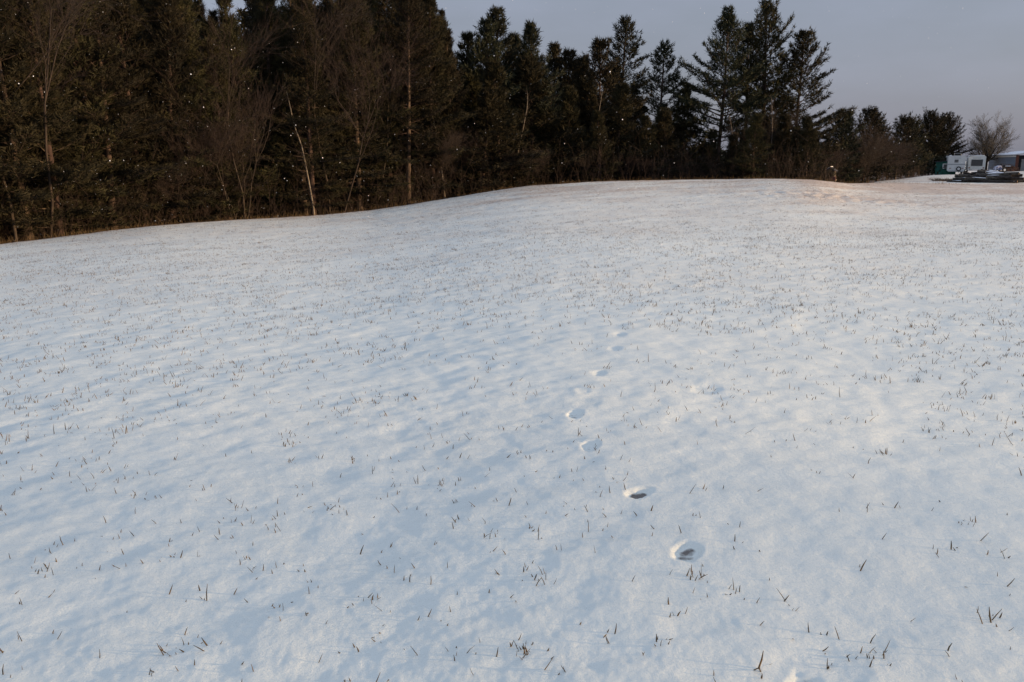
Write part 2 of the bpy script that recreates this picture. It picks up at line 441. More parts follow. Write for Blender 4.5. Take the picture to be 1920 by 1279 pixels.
# ------------------------------------------------------------------ ground sheet
def build_ground():
    a_f = np.linspace(math.radians(-44), math.radians(44), 540)
    a_l = -np.concatenate([np.linspace(180, 60, 26), np.linspace(57, 47, 12)]) * PI / 180
    a_r = np.concatenate([np.linspace(47, 57, 12), np.linspace(60, 180, 26)]) * PI / 180
    az = np.concatenate([a_l, a_f, a_r])
    r = [0.25]
    while r[-1] < 3000:
        q = r[-1]
        if q < 1.3: st = 0.08
        elif q < 60: st = max(0.0125, q * 0.0054)
        elif q < 130: st = q * 0.009
        else: st = q * 0.05
        r.append(q + st)
    r = np.array(r)
    A, Rr = np.meshgrid(az, r, indexing='ij')
    X = np.sin(A) * Rr; Y = np.cos(A) * Rr
    Z = ground_h(X, Y)
    far = np.clip((Rr - 150) / 60, 0, 1)
    Z = Z * (1 - far) + (-4.5) * far
    V = np.stack([X, Y, Z], -1).reshape(-1, 3)
    na, nr = len(az), len(r)
    I = np.arange(na * nr).reshape(na, nr)
    F = np.stack([I[:-1, :-1], I[:-1, 1:], I[1:, 1:], I[1:, :-1]], -1).reshape(-1, 4)
    # cap under the camera
    c = len(V); V = np.vstack([V, [[0, 0, gz(0, 0)]]])
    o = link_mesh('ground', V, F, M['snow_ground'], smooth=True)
    aR = crest_r(A)
    d = Rr - aR
    pxr = A / bearing(1600, 340)[0]
    wr = np.clip((A - bearing(1560, 340)[0]) / 0.05, 0, 1) * (A < 1.4)
    n1 = noise2(X / 6, Y / 6, 21); n2 = noise2(X / 1.5, Y / 1.5, 22)
    streak = noise2((X * .85 + Y * .52) / 5, (-X * .52 + Y * .85) / 1.5, 23)
    thin = 0.05 + 0.74 * np.clip((Rr - 10) / 40, 0, 1) + 0.3 * n1 + 0.35 * streak * np.clip((Rr - 7) / 15, 0, 1)  # rises with distance: real thinning plus sunlit warmth painted into the far field
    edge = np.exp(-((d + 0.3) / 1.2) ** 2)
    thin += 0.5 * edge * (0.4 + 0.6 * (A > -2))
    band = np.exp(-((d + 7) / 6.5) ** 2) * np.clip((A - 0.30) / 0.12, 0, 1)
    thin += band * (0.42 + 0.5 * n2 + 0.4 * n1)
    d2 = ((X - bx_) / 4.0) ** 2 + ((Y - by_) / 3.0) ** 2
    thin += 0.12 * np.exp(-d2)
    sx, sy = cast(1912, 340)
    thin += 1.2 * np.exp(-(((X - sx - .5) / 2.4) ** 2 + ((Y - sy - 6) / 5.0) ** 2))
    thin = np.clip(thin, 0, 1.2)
    floor = np.clip((d - 0.4 + 0.8 * n2) / 1.0, 0, 1) * (1 - wr)
    # woodland floor below the far row of trees on the right
    a1640, a1800 = bearing(1560, 340)[0], bearing(1762, 340)[0]
    floor = np.maximum(floor, np.clip((Rr - np.interp(A, [bearing(q, 335)[0] for q in (1560, 1600, 1650, 1700, 1750)], (76, 84, 100, 120, 146))) / 2, 0, 1) * (A > a1640) * (A < a1800))
    bare = np.zeros_like(X)
    for (fx, fy, hd, ln, wd, dp, b) in PRINTS:
        u = (X - fx) * math.sin(hd) + (Y - fy) * math.cos(hd); v = (X - fx) * math.cos(hd) - (Y - fy) * math.sin(hd)
        q = (u / (ln / 2)) ** 2 + (v / (wd / 2)) ** 2
        bare = np.maximum(bare, b * np.clip(1.25 - q, 0, 1))
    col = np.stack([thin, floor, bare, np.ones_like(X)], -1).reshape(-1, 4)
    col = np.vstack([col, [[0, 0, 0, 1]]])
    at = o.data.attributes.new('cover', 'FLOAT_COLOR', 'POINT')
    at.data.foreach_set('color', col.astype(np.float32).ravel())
    o['kind'] = 'structure'
    # little disc at the feet
    t = np.linspace(0, 2 * PI, 33)[:-1]
    V2 = [(0, 0, gz(0, 0))] + [(0.27 * math.sin(q), 0.27 * math.cos(q), gz(0.27 * math.sin(q), .27 * math.cos(q)) - .004) for q in t]
    link_mesh('ground_underfoot', V2, [(0, 1 + (i + 1) % 32, 1 + i) for i in range(32)], M['snow'])['kind'] = 'structure'
build_ground()

# ------------------------------------------------------------------ stubble poking through the snow
def build_stubble():
    R = np.random.default_rng(11)
    pts = []
    for (r0, r1, dens) in ((1.5, 6, 44), (6, 12, 76), (12, 30, 78), (30, 60, 36), (60, 86, 16)):
        amax = math.radians(41)
        area = amax * (r1 * r1 - r0 * r0)
        n = int(area * dens)
        a = R.uniform(-amax, amax, n); r = np.sqrt(R.uniform(r0 * r0, r1 * r1, n))
        x, y = np.sin(a) * r, np.cos(a) * r
        # clustered: patches of stubble and nearly clean snow
        c = noise2(x / 0.9, y / 0.9, 31) + 0.7 * noise2((x * .85 + y * .52) / 3.0, (-x * .52 + y * .85) / 0.9, 32) + 0.6 * noise2(x / 0.25, y / 0.25, 33) + 0.7 * noise2(x / 7.0, y / 5.0, 34)
        keep = R.uniform(-0.65, 0.75, n) < c
        keep &= r < crest_r(a) + 1
        pts.append(np.stack([x[keep], y[keep]], 1))
    P = np.vstack(pts)
    rP = np.hypot(P[:, 0], P[:, 1])
    nb = np.where(rP < 14, R.choice([1, 2, 3, 4, 6], len(P), p=[.46, .26, .15, .09, .04]), R.choice([1, 2, 3], len(P), p=[.72, .22, .06]))
    P = np.repeat(P, nb, 0)
    P = P + R.normal(0, 1, P.shape) * R.choice([.010, .022, .05], (len(P), 1))
    # a few marked tussocks where the photograph has them
    for px, py, k in ((1302, 1085, 14), (975, 1215, 16), (1640, 1240, 12), (1010, 1085, 8), (320, 1225, 10), (545, 835, 14), (1815, 985, 9), (225, 905, 6), (1140, 690, 10), (1765, 765, 9),
                      (330, 1050, 5), (700, 1200, 4), (1660, 850, 9), (15, 1210, 6), (1275, 1165, 4), (930, 1005, 6), (1860, 1160, 6)):
        x, y = cast(px, py)
        P = np.vstack([P, np.array([[x, y]]) + R.normal(0, 0.028, (k, 2))])
    # matted tussocks standing a little higher out of the thin snow up the slope
    m0 = len(P); m = 15000
    a = R.uniform(-.715, .715, m); rr2 = np.sqrt(R.uniform(14 ** 2, 68 ** 2, m)); x, y = np.sin(a) * rr2, np.cos(a) * rr2
    c = noise2(x / 1.3, y / 1.1, 61) + .8 * noise2((x * .85 + y * .52) / 5.0, (-x * .52 + y * .85) / 1.6, 62)
    kp = (R.uniform(-.3, .6, m) < c) & (rr2 < crest_r(a) + .5)
    T = np.repeat(np.stack([x[kp], y[kp]], 1), 6, 0)
    P = np.vstack([P, T + R.normal(0, .055, T.shape)])
    n = len(P); r = np.hypot(P[:, 0], P[:, 1])
    tus = np.arange(n) >= m0
    z = ground_h(P[:, 0], P[:, 1])
    h = R.gamma(3.0, 0.0070, n) + 0.006 + 0.008 * np.clip((r - 4) / 6, 0, 1.3) * np.clip(1.7 - r / 30, .3, 1)
    h = np.minimum(h, 0.085)
    h = np.where(tus, R.uniform(.02, .058, n), h)
    wd = R.uniform(0.0012, 0.0030, n) * (1 + 0.6 * np.clip((r - 6) / 12, 0, 1))
    wd = np.where(tus, R.uniform(.003, .006, n), wd)
    lean = R.normal(0, 0.45, (n, 2))
    lean[tus] *= 1.8
    flat = R.uniform(0, 1, n) < 0.12
    lean[flat] *= 3.0
    d = np.concatenate([lean, np.ones((n, 1))], 1); d /= np.linalg.norm(d, axis=1, keepdims=True)
    base = np.stack([P[:, 0], P[:, 1], z - 0.004], 1)
    t = R.uniform(0, 2 * PI, n); s = np.stack([np.cos(t), np.sin(t), 0 * t], 1)
    bend = R.normal(0, 0.12, (n, 3)); bend[:, 2] = 0
    mid = base + d * (h * .55)[:, None]
    tip = mid + (d + bend) * (h * .5)[:, None]
    W = wd[:, None]; q = np.cross(s, d)
    V = np.stack([base - s * W, base + s * W, base + q * W * 1.2, mid - s * W, mid + s * W, mid + q * W * 1.2, tip - s * W * .35, tip + s * W * .35, tip + q * W * .4], 1).reshape(-1, 3)
    b = (np.arange(n) * 9)[:, None]
    fs = []
    for o_ in (0, 3):
        for i, j in ((0, 1), (1, 2), (2, 0)):
            fs.append(b + np.array([[o_ + i, o_ + j, o_ + j + 3, o_ + i + 3]]))
    F = np.concatenate(fs, 0)
    # blades beyond a dozen metres are one segment only
    farb = r > 11
    Ff = []
    for i, j in ((0, 1), (1, 2), (2, 0)):
        Ff.append(b[farb] + np.array([[i, j, j + 6, i + 6]]))
    Fn = []
    for o_ in (0, 3):
        for i, j in ((0, 1), (1, 2), (2, 0)):
            Fn.append(b[~farb] + np.array([[o_ + i, o_ + j, o_ + j + 3, o_ + i + 3]]))
    F = np.concatenate(Fn + Ff, 0)
    o = link_mesh('dead_grass', V, F, M['grass'])
    tag(o, 'short brown dead grass stubble poking through the snow of the field', 'grass', kind='stuff')
    return n
print('blades', build_stubble())

# ------------------------------------------------------------------ trees
def make_pine(H, cb, wid, seed, dens=1.0, lift=0.0, bare_low=0.5, sway=0.3, K=7, asym=0.0, fol=0.34, pt=0.85, tw=0.066, rough=1.0):
    """white pine: whorls of long limbs, foliage on their outer parts. returns mesh arrays for trunk and crown"""
    R = np.random.default_rng(seed)
    ph = R.uniform(0, 6.28, 2)
    def axis(z): return np.array([sway * math.sin(z / H * 2.3 + ph[0]) - sway * math.sin(ph[0]), sway * math.sin(z / H * 2.0 + ph[1]) - sway * math.sin(ph[1]), z])
    r0 = 0.011 * H + 0.03
    ns = 12
    tp = [axis(H * i / ns) for i in range(ns + 1)]
    tr = [r0 * (1 - i / ns) ** 0.8 + 0.02 for i in range(ns + 1)]
    tr[0] *= 1.3
    TV, TF = seg_mesh(tp[:-1], tp[1:], tr[:-1], tr[1:], 7)
    BP0, BP1, BR0, BR1 = [], [], [], []
    FP, FD = [], []
    z = cb * H * (0.45 if bare_low else 1.0)
    while z < H * 0.985:
        u = (z - cb * H) / (H - cb * H)          # 0 crown base .. 1 top
        live = u > 0
        nb = (int(R.integers(4, 6)) if u < .75 else int(R.integers(3, 5))) if live else int(R.integers(0, 3))
        wf = R.uniform(.92 - .24 * rough, 1.0 + .16 * rough)
        az0 = R.uniform(0, 6.28)
        for b in range(nb):
            if live and R.uniform() < 0.10 * (1 - u): continue
            az = az0 + b * 2 * PI / max(nb, 1) + R.normal(0, 0.3)
            if live:
                prof = (1 - u) ** pt * (0.72 + 0.28 * min(1, u * 5)) + 0.02
                ln = wid * prof * R.uniform(0.75, 1.12) * wf
                if R.uniform() < 0.09: ln *= 1.25
                ln *= 1 + asym * math.cos(az)
                el = -0.10 + 0.98 * u ** 1.4 + lift + R.normal(0, 0.09)
            else:
                ln = wid * R.uniform(0.25, 0.6); el = R.normal(-0.05, 0.15)
            ln = max(ln, 0.18)
            m = max(3, int(ln / 0.45))
            p = axis(z + R.uniform(-.12, .12))
            hd = np.array([math.cos(az), math.sin(az), 0])
            prev = p; e = el; br = 0.012 * ln + 0.008
            for k in range(m):
                t = (k + 1) / m
                e += (0.30 if live else -0.05) / m + R.normal(0, 0.05)
                az2 = az + R.normal(0, 0.08)
                hd = np.array([math.cos(az2), math.sin(az2), 0])
                dv = hd * math.cos(e) + np.array([0, 0, math.sin(e)])
                q = prev + dv * ln / m
                BP0.append(prev); BP1.append(q); BR0.append(br * (1 - .8 * (k / m))); BR1.append(br * (1 - .8 * t))
                if live and t > 0.34 - 0.1 * u:
                    FP.append(q); FD.append(dv)
                    side = np.array([-hd[1], hd[0], 0.0])
                    sl = (0.30 * ln * (1.15 - t) + 0.25) * R.uniform(0.7, 1.2)
                    for sg in (-1, 1):
                        if R.uniform() > 0.85 * dens: continue
                        sd = dv * 0.75 + side * sg * 0.8 + np.array([0, 0, 0.10 + 0.2 * u]); sd /= np.linalg.norm(sd)
                        q2 = q + sd * sl
                        if sl > 0.4: BP0.append(q); BP1.append(q2); BR0.append(.012); BR1.append(.006)
                        js = max(1, int(sl / 0.24))
                        for j in range(js):
                            FP.append(q + sd * sl * (j + 1) / js); FD.append(sd)
                elif not live and R.uniform() < 0.5:
                    sd = R.normal(0, 1, 3); sd[2] *= .5; sd /= np.linalg.norm(sd)
                    BP0.append(q); BP1.append(q + sd * 0.4 * ln); BR0.append(.010); BR1.append(.005)
                prev = q
        z += (0.44 if live else 0.8) * R.uniform(0.7, 1.25) * (1 - 0.12 * max(u, 0)) / max(dens, .5) ** .5
    for j in range(3):
        FP.append(axis(H * (0.955 + 0.015 * j))); FD.append(np.array([0, 0, 1.]))
    V2, F2 = seg_mesh(BP0, BP1, BR0, BR1, 3)
    CV, CF = tufts(np.array(FP), np.array(FD), K + 3, fol, tw, 0.5, R)
    return (TV, TF), (V2, F2), (CV, CF)

def pine_object(name, geo, label, group=None, leafmat='needles', cat='pine tree'):
    root = empty(name, (0, 0, 0))
    tag(root, label, cat, group)
    (TV, TF), (BV, BF), (CV, CF) = geo
    link_mesh('trunk', TV, TF, M['bark'], root, smooth=True)
    link_mesh('branches', BV, BF, M['bark'], root)['kind'] = 'stuff'
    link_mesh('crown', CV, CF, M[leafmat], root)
    return root
def copy_tree(o, label=None, group=None):
    c = o.copy(); C.objects.link(c)
    for ch in o.children:
        d = ch.copy(); C.objects.link(d); d.parent = c
    if label: c['label'] = label
    if group: c['group'] = group
    return c

def make_bare(H, seed, spread=0.55, levels=5, trunk_r=0.13, fork=0.32, nchild=(2, 4), stems=1, upw=0.25, twig_r=0.006, shrink=0.70, lean=0.06):
    R = np.random.default_rng(seed)
    P0, P1, R0, R1, LV = [], [], [], [], []
    def grow(p, d, ln, r, lv):
        m = 3 if lv < 3 else 2
        for k in range(m):
            d = d + R.normal(0, 0.10 + 0.03 * lv, 3); d[2] += upw * 0.12 * lv ** .5; d /= np.linalg.norm(d)
            q = p + d * ln / m
            ra, rb = r * (1 - 0.35 * k / m), r * (1 - 0.35 * (k + 1) / m)
            P0.append(p); P1.append(q); R0.append(ra); R1.append(rb); LV.append(lv)
            p = q
            if lv < levels and (lv > 0 or k > 0):
                for _ in range(int(R.integers(0, 2)) + (1 if lv >= 1 else 0)):
                    nd = d + R.normal(0, spread, 3); nd /= np.linalg.norm(nd)
                    grow(p, nd, ln * shrink * R.uniform(.55, 1.0), max(rb * 0.5, twig_r), lv + 1)
        if lv < levels:
            for _ in range(int(R.integers(*nchild))):
                nd = d + R.normal(0, spread * .75, 3); nd /= np.linalg.norm(nd)
                grow(p, nd, ln * shrink * R.uniform(.75, 1.1), max(rb * 0.72, twig_r), lv + 1)
    for s in range(stems):
        d = np.array([R.normal(0, lean), R.normal(0, lean), 1.]); d /= np.linalg.norm(d)
        o = np.array([R.normal(0, .15), R.normal(0, .15), 0]) if stems > 1 else np.zeros(3)
        grow(o, d, H * fork, trunk_r * (1 if stems == 1 else R.uniform(.5, .9)), 0)
    P0, P1, R0, R1, LV = map(np.array, (P0, P1, R0, R1, LV))
    zmax = P1[:, 2].max(); s = H / zmax
    P0, P1 = P0 * s, P1 * s
    lo = LV <= 1
    return seg_mesh(P0[lo], P1[lo], R0[lo], R1[lo], 6), seg_mesh(P0[~lo], P1[~lo], R0[~lo], R1[~lo], 3)
def bare_object(name, geo, label, group, bark='grey_bark', twig='twig', cat='bare tree'):
    root = empty(name, (0, 0, 0)); tag(root, label, cat, group)
    link_mesh('trunk', geo[0][0], geo[0][1], M[bark], root, smooth=True)
    link_mesh('branches', geo[1][0], geo[1][1], M[twig], root)['kind'] = 'stuff'
    return root

def stand(o, px, dist, sink=0.1, py=330):
    a, _ = bearing(px, py)
    x, y = math.sin(a) * dist, math.cos(a) * dist
    o.location = (x, y, float(base_h(x, y)) - sink)
    return x, y
def height_for(px, py, dist):
    a, t = bearing(px, py)
    return EYE + t * dist - float(base_h(math.sin(a) * dist, math.cos(a) * dist))

# skyline pines, each its own shape: px, top py, distance, crown half width (m), crown base, label, material, options
SKY = [
    (905, 38, 66, 4.3, .30, 'grey-green pine with a narrow rounded top, just right of the tall dark wood', 'needles_far', dict(dens=.95, seed=101, pt=.95)),
    (938, 14, 68, 5.6, .22, 'tallest pale-topped pine over the left part of the hill crest, with a broad cone crown', 'needles_far', dict(dens=1.0, seed=102, pt=.95)),
    (1006, 50, 67, 4.2, .25, 'small-topped pine standing right of the pale broad cone pine', 'needles_far', dict(dens=.95, seed=103, pt=.95)),
    (1052, 96, 70, 4.0, .2, 'low dark pine top in the dip of the skyline behind the hill crest', 'needles', dict(dens=1, seed=104)),
    (1084, 108, 72, 3.4, .25, 'lowest small dark pine top in the dip of the skyline', 'needles', dict(dens=1, seed=105)),
    (1114, 78, 70, 4.2, .25, 'bushy pine just left of the thin open flat-topped pine', 'needles', dict(dens=1, seed=106)),
    (874, 60, 69, 3.6, .2, 'pine filling the shoulder between the tall dark wood and the pale-topped pines', 'needles', dict(dens=1, seed=131)),
    (970, 66, 71, 4.0, .2, 'pine with a pale feathery top behind and right of the broad cone pine', 'needles_far', dict(dens=1, seed=132)),
    (1030, 88, 72, 3.6, .2, 'pine stepping down to the dip of the skyline behind the hill crest', 'needles', dict(dens=1, seed=133)),
    (1140, 122, 74, 3.4, .2, 'lower pine between the bushy pine and the thin flat-topped pine', 'needles', dict(dens=1, seed=134)),
    (1160, 44, 76, 2.7, .56, 'thin pine with open flat-topped crown and bare upper stem', 'needles_far', dict(dens=.8, seed=107, lift=.1, pt=.5)),
    (1226, 82, 78, 3.8, .30, 'open pine with a straight dark trunk and level limbs, alone left of the three giants', 'needles_far', dict(dens=.85, seed=108, lift=.02, pt=.75)),
    (1284, 160, 76, 2.4, .2, 'short pine filling the gap under the leftmost giant pine', 'needles', dict(dens=.8, seed=109)),
    (1340, 24, 78, 5.7, .26, 'leftmost of the three giant pines, wide crown with long stepped limbs to the left', 'needles_far', dict(dens=.85, seed=110, lift=.14, asym=-.12, pt=.72)),
    (1392, 48, 82, 3.2, .45, 'slim pine squeezed between the leftmost and the tallest giant pine', 'needles_far', dict(dens=.85, seed=111, lift=.1)),
    (1424, 11, 80, 4.0, .28, 'tallest giant pine with a dense rounded top in the middle of the right-hand clump', 'needles', dict(dens=.85, seed=112, lift=.25, pt=.48)),
    (1487, 65, 80, 4.7, .22, 'rightmost giant pine with sunlit limbs reaching out over the open sky to the right', 'needles', dict(dens=.85, seed=213, lift=.08, asym=.10, pt=.6)),
    # the low row to the right
    (1566, 218, 84, 2.7, .08, 'bushy low pine beside the giant clump, first of the low row', 'needles_far', dict(dens=1.2, seed=114, pt=.45)),
    (1618, 219, 92, 3.0, .1, 'round-topped low pine, second of the low row right of the giants', 'needles', dict(dens=1.1, seed=115, pt=.45, lift=.15)),
    (1645, 236, 101, 2.4, .12, 'small pine tucked right of the round-topped low pine', 'needles', dict(dens=1.1, seed=116, pt=.45, lift=.15)),
    (1678, 230, 112, 3.1, .12, 'pine with an uneven double top in the middle of the low row', 'needles', dict(dens=1.1, seed=117, pt=.45, lift=.2)),
    (1702, 234, 134, 3.1, .15, 'narrow pine just left of the big dark round pine', 'needles', dict(dens=1.1, seed=118, pt=.45, lift=.2)),
    (1733, 219, 166, 5.6, .08, 'big dark dense pine with a broad round crown behind the green shed', 'needles', dict(dens=1.4, seed=119, pt=.45, lift=.25)),
    (1757, 225, 172, 5.2, .08, 'round-crowned pine with sunlit right side next to the bare oak', 'needles', dict(dens=1.4, seed=120, pt=.45, lift=.2, asym=.1)),
]
for px, py, dist, wd, cb, lab, lm, kw in SKY:
    H = height_for(px, py, dist)
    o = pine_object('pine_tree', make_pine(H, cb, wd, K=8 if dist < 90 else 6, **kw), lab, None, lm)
    stand(o, px, dist)

# the wood on the left: prototypes and copies
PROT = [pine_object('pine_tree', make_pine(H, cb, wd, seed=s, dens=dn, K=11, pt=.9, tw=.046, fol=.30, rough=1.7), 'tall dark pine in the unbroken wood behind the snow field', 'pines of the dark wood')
        for H, cb, wd, s, dn in ((24, .25, 4.6, 1, 1.0), (22, .12, 4.2, 2, 1.1), (26, .38, 4.4, 3, .9), (19, .08, 3.8, 4, 1.15), (15, .04, 3.3, 5, 1.2), (9, .02, 2.6, 6, 1.3))]
used = set()
def put(proto, x, y, rz, sc):
    o = proto if id(proto) not in used else copy_tree(proto)
    used.add(id(proto))
    o.location = (x, y, float(base_h(x, y)) - 0.15)
    o.rotation_euler = (random.uniform(-.03, .03), random.uniform(-.03, .03), rz); o.scale = (sc * random.uniform(.9, 1.1), sc * random.uniform(.9, 1.1), sc)
    return o
# skyline ceiling for the copies: (px, highest allowed py)
CEIL = [(-400, -200), (0, -150), (380, -80), (405, 10), (428, 45), (452, 20), (480, -60), (800, -90), (838, 20), (862, 78), (900, 85), (950, 75), (1020, 105), (1060, 130), (1100, 120), (1140, 150), (1200, 165),
        (1260, 215), (1330, 245), (1400, 215), (1500, 215), (1540, 240), (1600, 268), (1760, 272)]
def ceil_py(px): return float(np.interp(px, [c[0] for c in CEIL], [c[1] for c in CEIL]))
Rt = random.Random(5)
n_pine = 0
for row, (off, step) in enumerate(((3.5, 52), (8, 46), (14, 46), (22, 56))):
    px = -230 + Rt.uniform(0, 30)
    while px < 1535:
        jx = px + Rt.uniform(-14, 14)
        a, _ = bearing(jx, 330)
        dist = float(crest_r(a)) + off + Rt.uniform(-1.5, 1.8)
        x, y = math.sin(a) * dist, math.cos(a) * dist
        allow = height_for(jx, ceil_py(jx), dist)
        ok = [p for p, h in zip(PROT, (24, 22, 26, 19, 15, 9)) if h * .62 < allow]
        if row == 0 and jx < 860: ok = [p for p in ok if p in PROT[:5]]
        if jx > 860: ok = [p for p in ok if p in (PROT[1], PROT[3], PROT[4], PROT[5])] or [PROT[5]]
        if ok:
            p = Rt.choice(ok)
            h = dict(zip([id(q) for q in PROT], (24, 22, 26, 19, 15, 9)))[id(p)]
            sc = min(Rt.uniform(.85, 1.15), allow * (Rt.uniform(.62, 1.04) if jx > 860 else 1) / h)
            if sc > 0.35:
                o = put(p, x, y, Rt.uniform(0, 6.28), sc); n_pine += 1
                if jx > 860: o.scale = (o.scale[0] * 1.35, o.scale[1] * 1.35, o.scale[2])
                ip = PROT.index(p)
                look = ('tall pine with dense dark crown', 'tall pine feathered nearly to the ground', 'tall pine with a high crown above a bare trunk', 'bushy dark pine with low branches', 'half-grown pine feathered to the ground', 'small young pine')[ip]
                where = ('at the front edge of the dark wood', 'just inside the dark wood', 'deeper in the dark wood', 'at the back of the wood')[row] if jx < 860 else \
                        ('right behind the snowy hill crest', 'a little behind the hill crest', 'beneath the skyline pines', 'behind the skyline pines')[row]
                o['label'] = look + ' ' + where; o['group'] = look.replace('pine', 'pines', 1) + ' ' + where
        px += step * (0.8 if jx < 860 else .9) * Rt.uniform(.7, 1.3)
print('pines', n_pine)

# unseen pines added on the right so their shadows partly cover the near snow
for k, (x, y, pi_, sc) in enumerate(((78, 3, 4, .56), (72, 0, 4, .60), (76, -3, 4, .66), (71, -5.5, 4, .69), (78, -8, 4, .76), (72, -11, 4, .76), (80, -13, 4, .84), (74, -16, 4, .79), (78, -19, 4, .84), (73, -22, 4, .80), (79, -25, 4, .88), (75, -29, 4, .85), (80, -33, 4, .9))):
    o = copy_tree(PROT[pi_], 'unseen pine added right of the snow field to shade the near snow', 'unseen pines added to shade the near snow')
    o.location = (x, y, float(base_h(x, y)) - .1); o.rotation_euler = (0, 0, k * 1.3); o.scale = (sc * 1.4, sc * 1.4, sc * 1.05)

# low row infill on the right
for px, py, d, sc in ((1545, 268, 80, .9), (1592, 262, 88, .9), (1628, 262, 97, .9), (1662, 264, 108, .9), (1690, 262, 124, .9), (1712, 258, 140, 1)):
    o = copy_tree(PROT[5]); stand(o, px, d)
    h = height_for(px, py, d); o.scale = (h / 9 * .95,) * 2 + (h / 9,)
    o.rotation_euler = (0, 0, Rt.uniform(0, 6)); o['label'] = 'small bushy pine under the low row of pines on the right'; o['group'] = 'small pines under the low row'

# bare broad-leaved trees along the wood edge
BARE = [bare_object('bare_tree', make_bare(H, s, sp, levels=lv, trunk_r=tr, fork=fk, stems=st, upw=.5, lean=ln), 'slender leafless tree at the edge of the dark wood', 'leafless trees at the edge of the wood', bk)
        for H, s, sp, lv, tr, fk, st, bk, ln in ((15, 21, .42, 4, .07, .34, 1, 'grey_bark', .08), (13, 22, .36, 4, .06, .36, 2, 'grey_bark', .12), (17, 23, .40, 4, .08, .38, 1, 'grey_bark', .05),
                                             (9, 24, .34, 3, .05, .34, 5, 'grey_bark', .14), (7, 26, .4, 4, .04, .33, 4, 'twig', .18))]
bused = set()
LB = {3: ('many-stemmed leafless sapling clump in front of the wood', 'sapling clumps in front of the wood'),
      4: ('low brown leafless shrub at the foot of the wood', 'leafless shrubs at the foot of the wood')}
def put_bare(i, px, off, sc, rx=0.0, label=None):
    p = BARE[i]
    o = p if i not in bused else copy_tree(p)
    bused.add(i)
    a, _ = bearing(px, 330); d = float(crest_r(a)) + off
    x, y = math.sin(a) * d, math.cos(a) * d
    o.location = (x, y, float(base_h(x, y)) - .08)
    o.rotation_euler = (Rt.uniform(-.04, .04), rx, Rt.uniform(0, 6.28)) if not rx else (0, rx, 0)
    o.scale = (sc, sc, sc)
    o['label'], o['group'] = LB.get(i, ('slender leafless tree at the edge of the dark wood', 'leafless trees at the edge of the wood'))
    if label:
        o['label'] = label
        if 'group' in o: del o['group']
# placed from the photograph
def birch(px, off, H, lean, seed, label):
    R = np.random.default_rng(seed)
    P = [np.zeros(3)]; d = np.array([lean, 0, 1.])
    n = 14
    for k in range(n):
        d = d + R.normal(0, .045, 3); d[2] = 1
        P.append(P[-1] + d * H / n)
    P = np.array(P); rad = .045 * (1 - np.arange(n + 1) / (n + 1)) ** .8 + .012
    B0, B1, C0, C1 = [], [], [], []
    for k in range(4, n + 1):
        for _ in range(3):
            e = np.array([R.normal(0, .6), R.normal(0, .6), R.uniform(.4, 1.)]); e /= np.linalg.norm(e)
            p = P[k]; ln = R.uniform(.5, 1.5) * (1.2 - k / (n + 3))
            for t in range(3):
                q = p + (e + R.normal(0, .15, 3)) * ln / 2; B0.append(p); B1.append(q); C0.append(.013 - .003 * t); C1.append(.010 - .003 * t)
                f = e + R.normal(0, .5, 3); B0.append(q); B1.append(q + f * ln * .35); C0.append(.006); C1.append(.003); p = q
    o = bare_object('birch_tree', (seg_mesh(P[:-1], P[1:], rad[:-1], rad[1:], 6), seg_mesh(B0, B1, C0, C1, 3)), label, None, 'birch', 'twig', 'birch')
    a, _ = bearing(px, 330); dd = float(crest_r(a)) + off; x, y = math.sin(a) * dd, math.cos(a) * dd
    o.location = (x, y, float(base_h(x, y)) - .08)
birch(586, .7, 7.0, -.09, 1, 'thin white birch leaning left in front of the dark pines')
birch(833, 3.0, 8.5, .01, 2, 'straight pale birch stem at the right shoulder of the tall wood')
birch(962, 4.5, 7.5, .03, 3, 'slim pale birch in front of the pale-topped pines')
birch(1116, 5.0, 7.5, -.02, 4, 'slightly crooked pale birch under the bushy pine left of the thin open pine')
birch(1378, 7.0, 6.0, -.03, 5, 'pale birch stem rising between the first two giant pines')
birch(1437, 7.5, 7.5, .05, 6, 'sunlit birch leaning right below the tallest giant pine')
put_bare(2, 80, 1.6, .8, .24, 'leafless tree leaning to the right at the far left of the wood edge')
put_bare(0, 15, .8, .95, -.05, 'leafless tree with crooked limbs at the left end of the wood')
put_bare(3, 440, 1.6, .95, 0.01, 'fan-shaped many-stemmed leafless tree in front of the dark wood left of centre')
put_bare(0, 640, 1.2, .8, 0, 'thick pale-trunked leafless tree in the middle of the dark wood')
put_bare(2, 615, 2.5, .85, 0.02, 'tall leafless tree with sunlit stem behind the thin leaning birch')
put_bare(1, 1445, 8, .6, .02, 'twin-stemmed leafless tree below the tallest giant pine')
for k in range(19):
    px = Rt.uniform(-180, 1530)
    i = Rt.choice((0, 1, 2, 3, 3, 4, 4, 4, 4) if px < 860 else (1, 3, 3, 4, 4, 4, 4))
    sc = Rt.uniform(.6, 1.0) * (.95 if px < 860 else .5)
    put_bare(i, px, Rt.uniform(.4, 6), sc)
for k in range(16):
    px = Rt.uniform(1520, 1718); d = float(np.interp(px, (1520, 1600, 1650, 1700, 1745), (76, 86, 100, 120, 143))) + Rt.uniform(-3, 4)
    o = copy_tree(BARE[Rt.choice((3, 4, 4))]); stand(o, px, d); s_ = Rt.uniform(.5, .8); o.scale = (s_ * 1.1, s_ * 1.1, s_)
    o.rotation_euler = (0, 0, Rt.uniform(0, 6)); o['label'] = 'reddish leafless brush in front of the low row of pines'; o['group'] = 'brush in front of the low row of pines'

